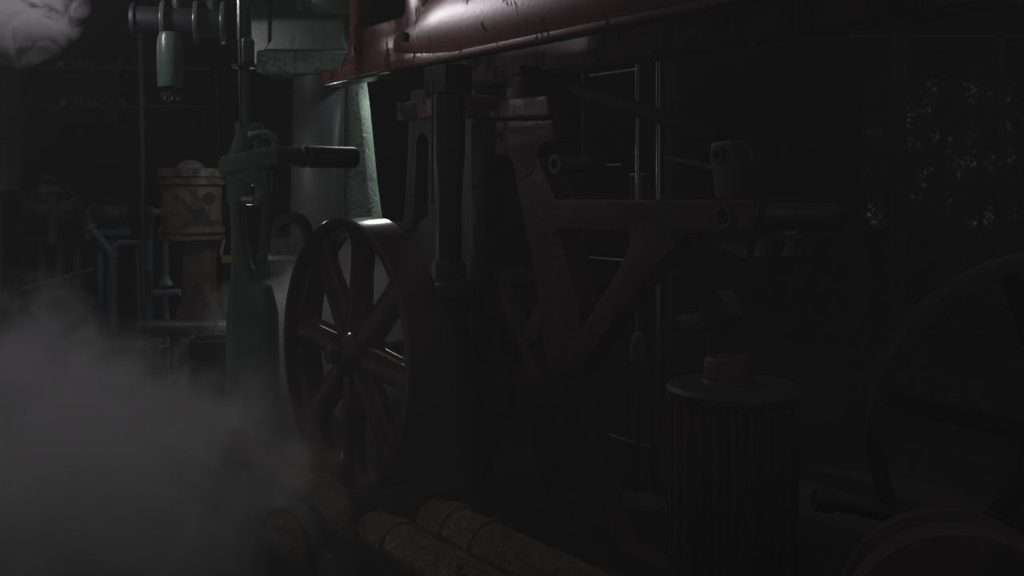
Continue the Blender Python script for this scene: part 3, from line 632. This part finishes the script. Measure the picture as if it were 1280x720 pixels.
g = G(); g.lathe((W(910,0,dy).x, dy, dz_+.004), (0,0,1), [(r2*1.08,0),(r2*1.05,.01),(r2,.015),(r2*.95,.085),(r2*.85,.10)], 48); g.build('cap', MOTOR, md)

# ------------------------------------------------------------------ large wheel at the right edge
ryy = 3.5; cxp = W(1345,0,ryy).x; czp = W(0,560,ryy).z
rw = thing('belt_wheel', 'large dark belt wheel half out of the frame at the right edge', 'wheel', (cxp, ryy, 0))
nax = Vector((-.25, -1, 0)).normalized(); Rr = 246/F*ryy
g = G(); g.lathe(Vector((cxp, ryy, czp)), -nax, [(Rr-.05,0),(Rr-.01,0),(Rr,.01),(Rr,.15),(Rr-.01,.16),(Rr-.05,.16),(Rr-.06,.12),(Rr-.06,.04)], 96, True); g.build('rim', DARKS, rw)
g = G(); g.lathe(Vector((cxp, ryy, czp)), -nax, [(.06,-.04),(.09,-.03),(.1,.18),(.06,.2)], 32); g.build('hub', DARKS, rw)
e1 = nax.cross(Vector((0,0,1))).normalized(); e2 = Vector((0,0,1)); c_ = Vector((cxp, ryy, czp)) - nax*.08
for k in range(6):
    a = k*PI/3+.2; d0 = e1*math.cos(a) + e2*math.sin(a); g = G(); g.tube([c_ + d0*.07, c_ + d0*(Rr-.05)], [.04,.03], 14); g.build('spoke', DIMMED, rw)
g = G(); g.box((cxp, ryy+.3, czp/2), (.2,.16,czp)); g.cyl(c_, (cxp, ryy+.3, czp), .04); g.build('stand', DARK, rw, .01)
# round machine housings at bottom right
hs = thing('gearbox_housing', 'dark round-shouldered gearbox housing with a red edge, bottom right corner', 'gearbox', (W(1170,0,3.0).x, 3.0, 0), -.35)
hx = W(1175,0,3.0)
g = G(); g.lathe((hx.x, 2.82, .60), (.25,1,0), [(.17,0),(.335,.0),(.35,.015),(.35,.06),(.32,.07),(.30,.22),(.33,.23),(.33,.28),(.16,.29)], 64); g.build('casing', MOTOR, hs)
g = G(); g.lathe((hx.x-.04, 2.60, .46), (.25,1,0), [(.12,0),(.215,.01),(.225,.03),(.22,.22)], 48); g.build('end_cover', DARKS, hs)
g = G(); g.box((hx.x, 2.95, .15), (.5,.4,.3)); g.build('foot', DARK, hs, .02)
a_, b_ = W(1022,624,3.3), W(1100,640,3.3)
g = G(); g.tube([a_, b_, b_ + Vector((.35,0,-.06))], .028, 16); g.cyl(a_ - Vector((.01,0,0)), a_ + Vector((.05,0,-.01)), .038, .038, 16); o = g.build('gear_lever', DARK, None, 0, a_); setp(o, 'short dull red lever handle pointing left from the gearbox', 'lever')

# ------------------------------------------------------------------ wire mesh fence
fy = 8.6
fn = thing('wire_fence', 'black diamond wire mesh fence with square posts at the far right', 'fence', (W(1120,0,fy).x, fy, 0))
x0, x1, z1 = W(1060,0,fy).x, W(1330,0,fy).x, 3.3
for px in (1120, 1250):
    g = G(); g.box((W(px,0,fy).x, fy, z1/2), (.15 if px == 1120 else .06, .1, z1)); g.build('post', DARK, fn, .006)
g = G(); s = .105; n = int((x1-x0 + z1)/s) + 2
for k in range(-int(z1/s)-1, int((x1-x0)/s)+2):
    for sg in (1, -1):
        xa = x0 + k*s; p = []
        for z in (0, z1):
            p.append(Vector(((xa + z) if sg > 0 else (xa + z1 - z), fy + .004*sg, z)))
        a, b_ = p; d = b_ - a; ts = []
        t0 = 0; t1 = 1
        lo, hi = min(a.x, b_.x), max(a.x, b_.x)
        if hi < x0 or lo > x1: continue
        f0 = (x0 - a.x)/d.x; f1 = (x1 - a.x)/d.x
        t0 = max(0, min(f0, f1)); t1 = min(1, max(f0, f1))
        if t1 - t0 < .01: continue
        g.tube([a + d*t0, a + d*t1], .006, 5)
g.build('wire_mesh', DARK, fn)
for z in (.1, 3.25):
    g = G(); g.cyl((x0, fy, z), (x1, fy, z), .025, .025, 12); g.build('rail', DARK, fn)

# ------------------------------------------------------------------ steam and haze
def vol_mat(name, dens, col=(1,1,1), scale=2., lo=.45, hi=.7, aniso=.2, centre=None, rad=None, detail=7, power=1.0, off=(0,0,0)):
    m = bpy.data.materials.new(name); m.use_nodes = True; t = m.node_tree; t.nodes.clear()
    out = t.nodes.new('ShaderNodeOutputMaterial'); vs = t.nodes.new('ShaderNodeVolumeScatter')
    vs.inputs['Color'].default_value = (*col, 1); vs.inputs['Anisotropy'].default_value = aniso
    t.links.new(vs.outputs[0], out.inputs['Volume'])
    if rad is None: vs.inputs['Density'].default_value = dens; return m
    tc = t.nodes.new('ShaderNodeTexCoord'); mp = t.nodes.new('ShaderNodeMapping'); mp.inputs['Location'].default_value = off
    t.links.new(tc.outputs['Object'], mp.inputs['Vector'])
    nz = noise(t, scale, detail, .68, mp.outputs['Vector'], .6)
    # fall-off towards the edge of the cloud
    sc = t.nodes.new('ShaderNodeMapping'); sc.inputs['Scale'].default_value = (1/rad[0], 1/rad[1], 1/rad[2])
    t.links.new(tc.outputs['Object'], sc.inputs['Vector'])
    ln = t.nodes.new('ShaderNodeVectorMath'); ln.operation = 'LENGTH'; t.links.new(sc.outputs[0], ln.inputs[0])
    fo = t.nodes.new('ShaderNodeMath'); fo.operation = 'SUBTRACT'; fo.inputs[0].default_value = 1.0; t.links.new(ln.outputs['Value'], fo.inputs[1]); fo.use_clamp = True
    # noise threshold eased by the fall-off so the edge breaks up into wisps
    s1 = t.nodes.new('ShaderNodeMath'); s1.operation = 'MULTIPLY_ADD'; t.links.new(fo.outputs[0], s1.inputs[0]); s1.inputs[1].default_value = .30; t.links.new(nz.outputs['Fac'], s1.inputs[2])
    mr = t.nodes.new('ShaderNodeMapRange'); mr.inputs['From Min'].default_value = lo + .1; mr.inputs['From Max'].default_value = hi + .16
    mr.inputs['To Min'].default_value = 0; mr.inputs['To Max'].default_value = dens; t.links.new(s1.outputs[0], mr.inputs['Value'])
    fm = t.nodes.new('ShaderNodeMath'); fm.operation = 'MULTIPLY'; t.links.new(mr.outputs[0], fm.inputs[0])
    f2 = t.nodes.new('ShaderNodeMath'); f2.operation = 'MULTIPLY'; f2.inputs[1].default_value = 2.2; f2.use_clamp = True; t.links.new(fo.outputs[0], f2.inputs[0])
    t.links.new(f2.outputs[0], fm.inputs[1]); t.links.new(fm.outputs[0], vs.inputs['Density'])
    return m
def steam(label, c, rad, dens, **kw):
    bm = bmesh.new(); bmesh.ops.create_icosphere(bm, subdivisions=3, radius=1.0)
    for v in bm.verts: v.co = Vector((v.co.x*rad[0], v.co.y*rad[1], v.co.z*rad[2]))
    me = bpy.data.meshes.new('steam'); bm.to_mesh(me); bm.free()
    m = vol_mat('steam_' + str(len(bpy.data.materials)), dens, rad=rad, **kw); me.materials.append(m)
    o = bpy.data.objects.new('steam', me); C.objects.link(o); o.location = c
    return setp(o, label, 'steam', None, 'stuff')
STEAMCOL = (1, .995, 1)
steam('bright pinkish grey burst of steam in the top left corner', W(6, 0, 7.7), (.66, .42, .54), 30.0, col=(1,.97,1), scale=3.6, lo=.42, hi=.47, detail=10, off=(3,1,2))
steam('tall wisp of steam climbing in front of the rusty pump at the left edge', (-3.5, 7.0, .72), (1.0, .8, .74), 1.3, col=STEAMCOL, scale=3.2, lo=.46, hi=.53, detail=9, off=(2,2,8))
steam('big low bank of steam drifting over the floor in front of the roller at left', (-2.9, 6.4, .25), (2.3, 1.4, .95), 1.6, col=STEAMCOL, scale=2.8, lo=.46, hi=.52, detail=9)
steam('thin steam curling behind the spokes of the flywheel', (-1.45, 7.7, .75), (1.05, .6, .95), 3.0, col=STEAMCOL, scale=2.2, lo=.41, hi=.52, detail=9, off=(5,0,1))
steam('low steam veiling the elbow pipes near the bottom left', (-1.95, 4.7, .35), (1.45, 1.0, .85), 1.5, col=STEAMCOL, scale=2.8, lo=.45, hi=.52, detail=9, off=(1,7,4))
# haze added through the near half of the hall to lift the blacks
g = G(); g.box((0.2, 1.4, 3.2), (21.5, 6.6, 7.4)); me = bpy.data.meshes.new('haze'); g.bm.to_mesh(me); g.bm.free()
me.materials.append(vol_mat('haze', .044, (.98, .99, 1)))
hz_ = bpy.data.objects.new('haze', me); C.objects.link(hz_); setp(hz_, 'thin even haze added to lift the blacks in the near part of the hall', 'haze', None, 'stuff')

# ------------------------------------------------------------------ light
w = bpy.data.worlds.new('ambient_fill'); bpy.context.scene.world = w; w.use_nodes = True  # even ambient fill added to raise the dark hall and its haze
bg = w.node_tree.nodes['Background']; bg.inputs['Color'].default_value = (.98, .99, 1.0, 1); bg.inputs['Strength'].default_value = .060
def spot(name, loc, target, energy, size, color, blend=.6, rad=.1):
    l = bpy.data.lights.new(name, 'SPOT'); l.energy = energy; l.spot_size = math.radians(size); l.spot_blend = blend; l.color = color; l.shadow_soft_size = rad
    o = bpy.data.objects.new(name, l); C.objects.link(o); o.location = loc
    o.rotation_euler = (Vector(target) - Vector(loc)).to_track_quat('-Z', 'Y').to_euler(); return o
def point(name, loc, energy, color, rad=.1):
    l = bpy.data.lights.new(name, 'POINT'); l.energy = energy; l.color = color; l.shadow_soft_size = rad
    o = bpy.data.objects.new(name, l); C.objects.link(o); o.location = loc; return o
point('pendant_lamp', (-3.3, 6.7, 3.6), 38, (1, .91, .99), .07)
spot('bed_lamp', (-3.5, 7.40, 3.65), (-.60, 6.35, 3.20), 165, 25, (1, .93, .98), 1.0, .07)
spot('rear_lamp', (-1.3, 12.6, 4.8), (-.95, 5.9, 1.8), 200, 12, (.95, 1, .97), .5, .05)
spot('column_edge_lamp', (-.55, 10.2, 3.9), (-1.36, 9.72, 2.45), 520, 36, (.88, 1, .92), .9, .05)
spot('column_fill', (-.20, 9.1, 4.1), (-1.6, 9.5, 2.4), 75, 50, (.95, 1, .98), .8, .08)  # extra spot added to brighten the column shaft
spot('guide_rod_fill', (-1.37, 11.4, 6.2), (.8, 8.27, 2.45), 300, 9, (.97, 1, 1), .6, .05)  # added spot that makes the level rods gleam
spot('pipe_glint_fill', (-2.5, 5.6, 4.1), (-.25, 4.45, .2), 75, 22, (1, .88, .70), .8, .04)  # added warm spot, puts glints on the floor pipes
point('pump_fill', (-5.3, 9.2, 3.7), 5, (1, .93, 1), .08)  # added fill for the pumps and blue-green pipes
point('hidden_low_fill', (-2.05, 7.62, 1.44), 1.6, (.97, .98, 1), .03)  # added fill hidden behind the green pedestal, lifts steam and column
point('foot_glint_fill', (-2.24, 8.82, 2.22), 3.2, (1, .98, 1), .03)  # added light hidden behind the lever, for the glare under the bed foot

sc = bpy.context.scene
sc.view_settings.view_transform = 'Standard'; sc.view_settings.look = 'None'; sc.view_settings.gamma = 1.0; sc.view_settings.use_curve_mapping = False
sc.view_settings.exposure = 0.0
sc.cycles.use_denoising = True
sc.cycles.volume_step_rate = 0.18; sc.cycles.volume_max_steps = 512; sc.cycles.volume_bounces = 1
sc.cycles.max_bounces = 6; sc.cycles.caustics_reflective = False; sc.cycles.caustics_refractive = False
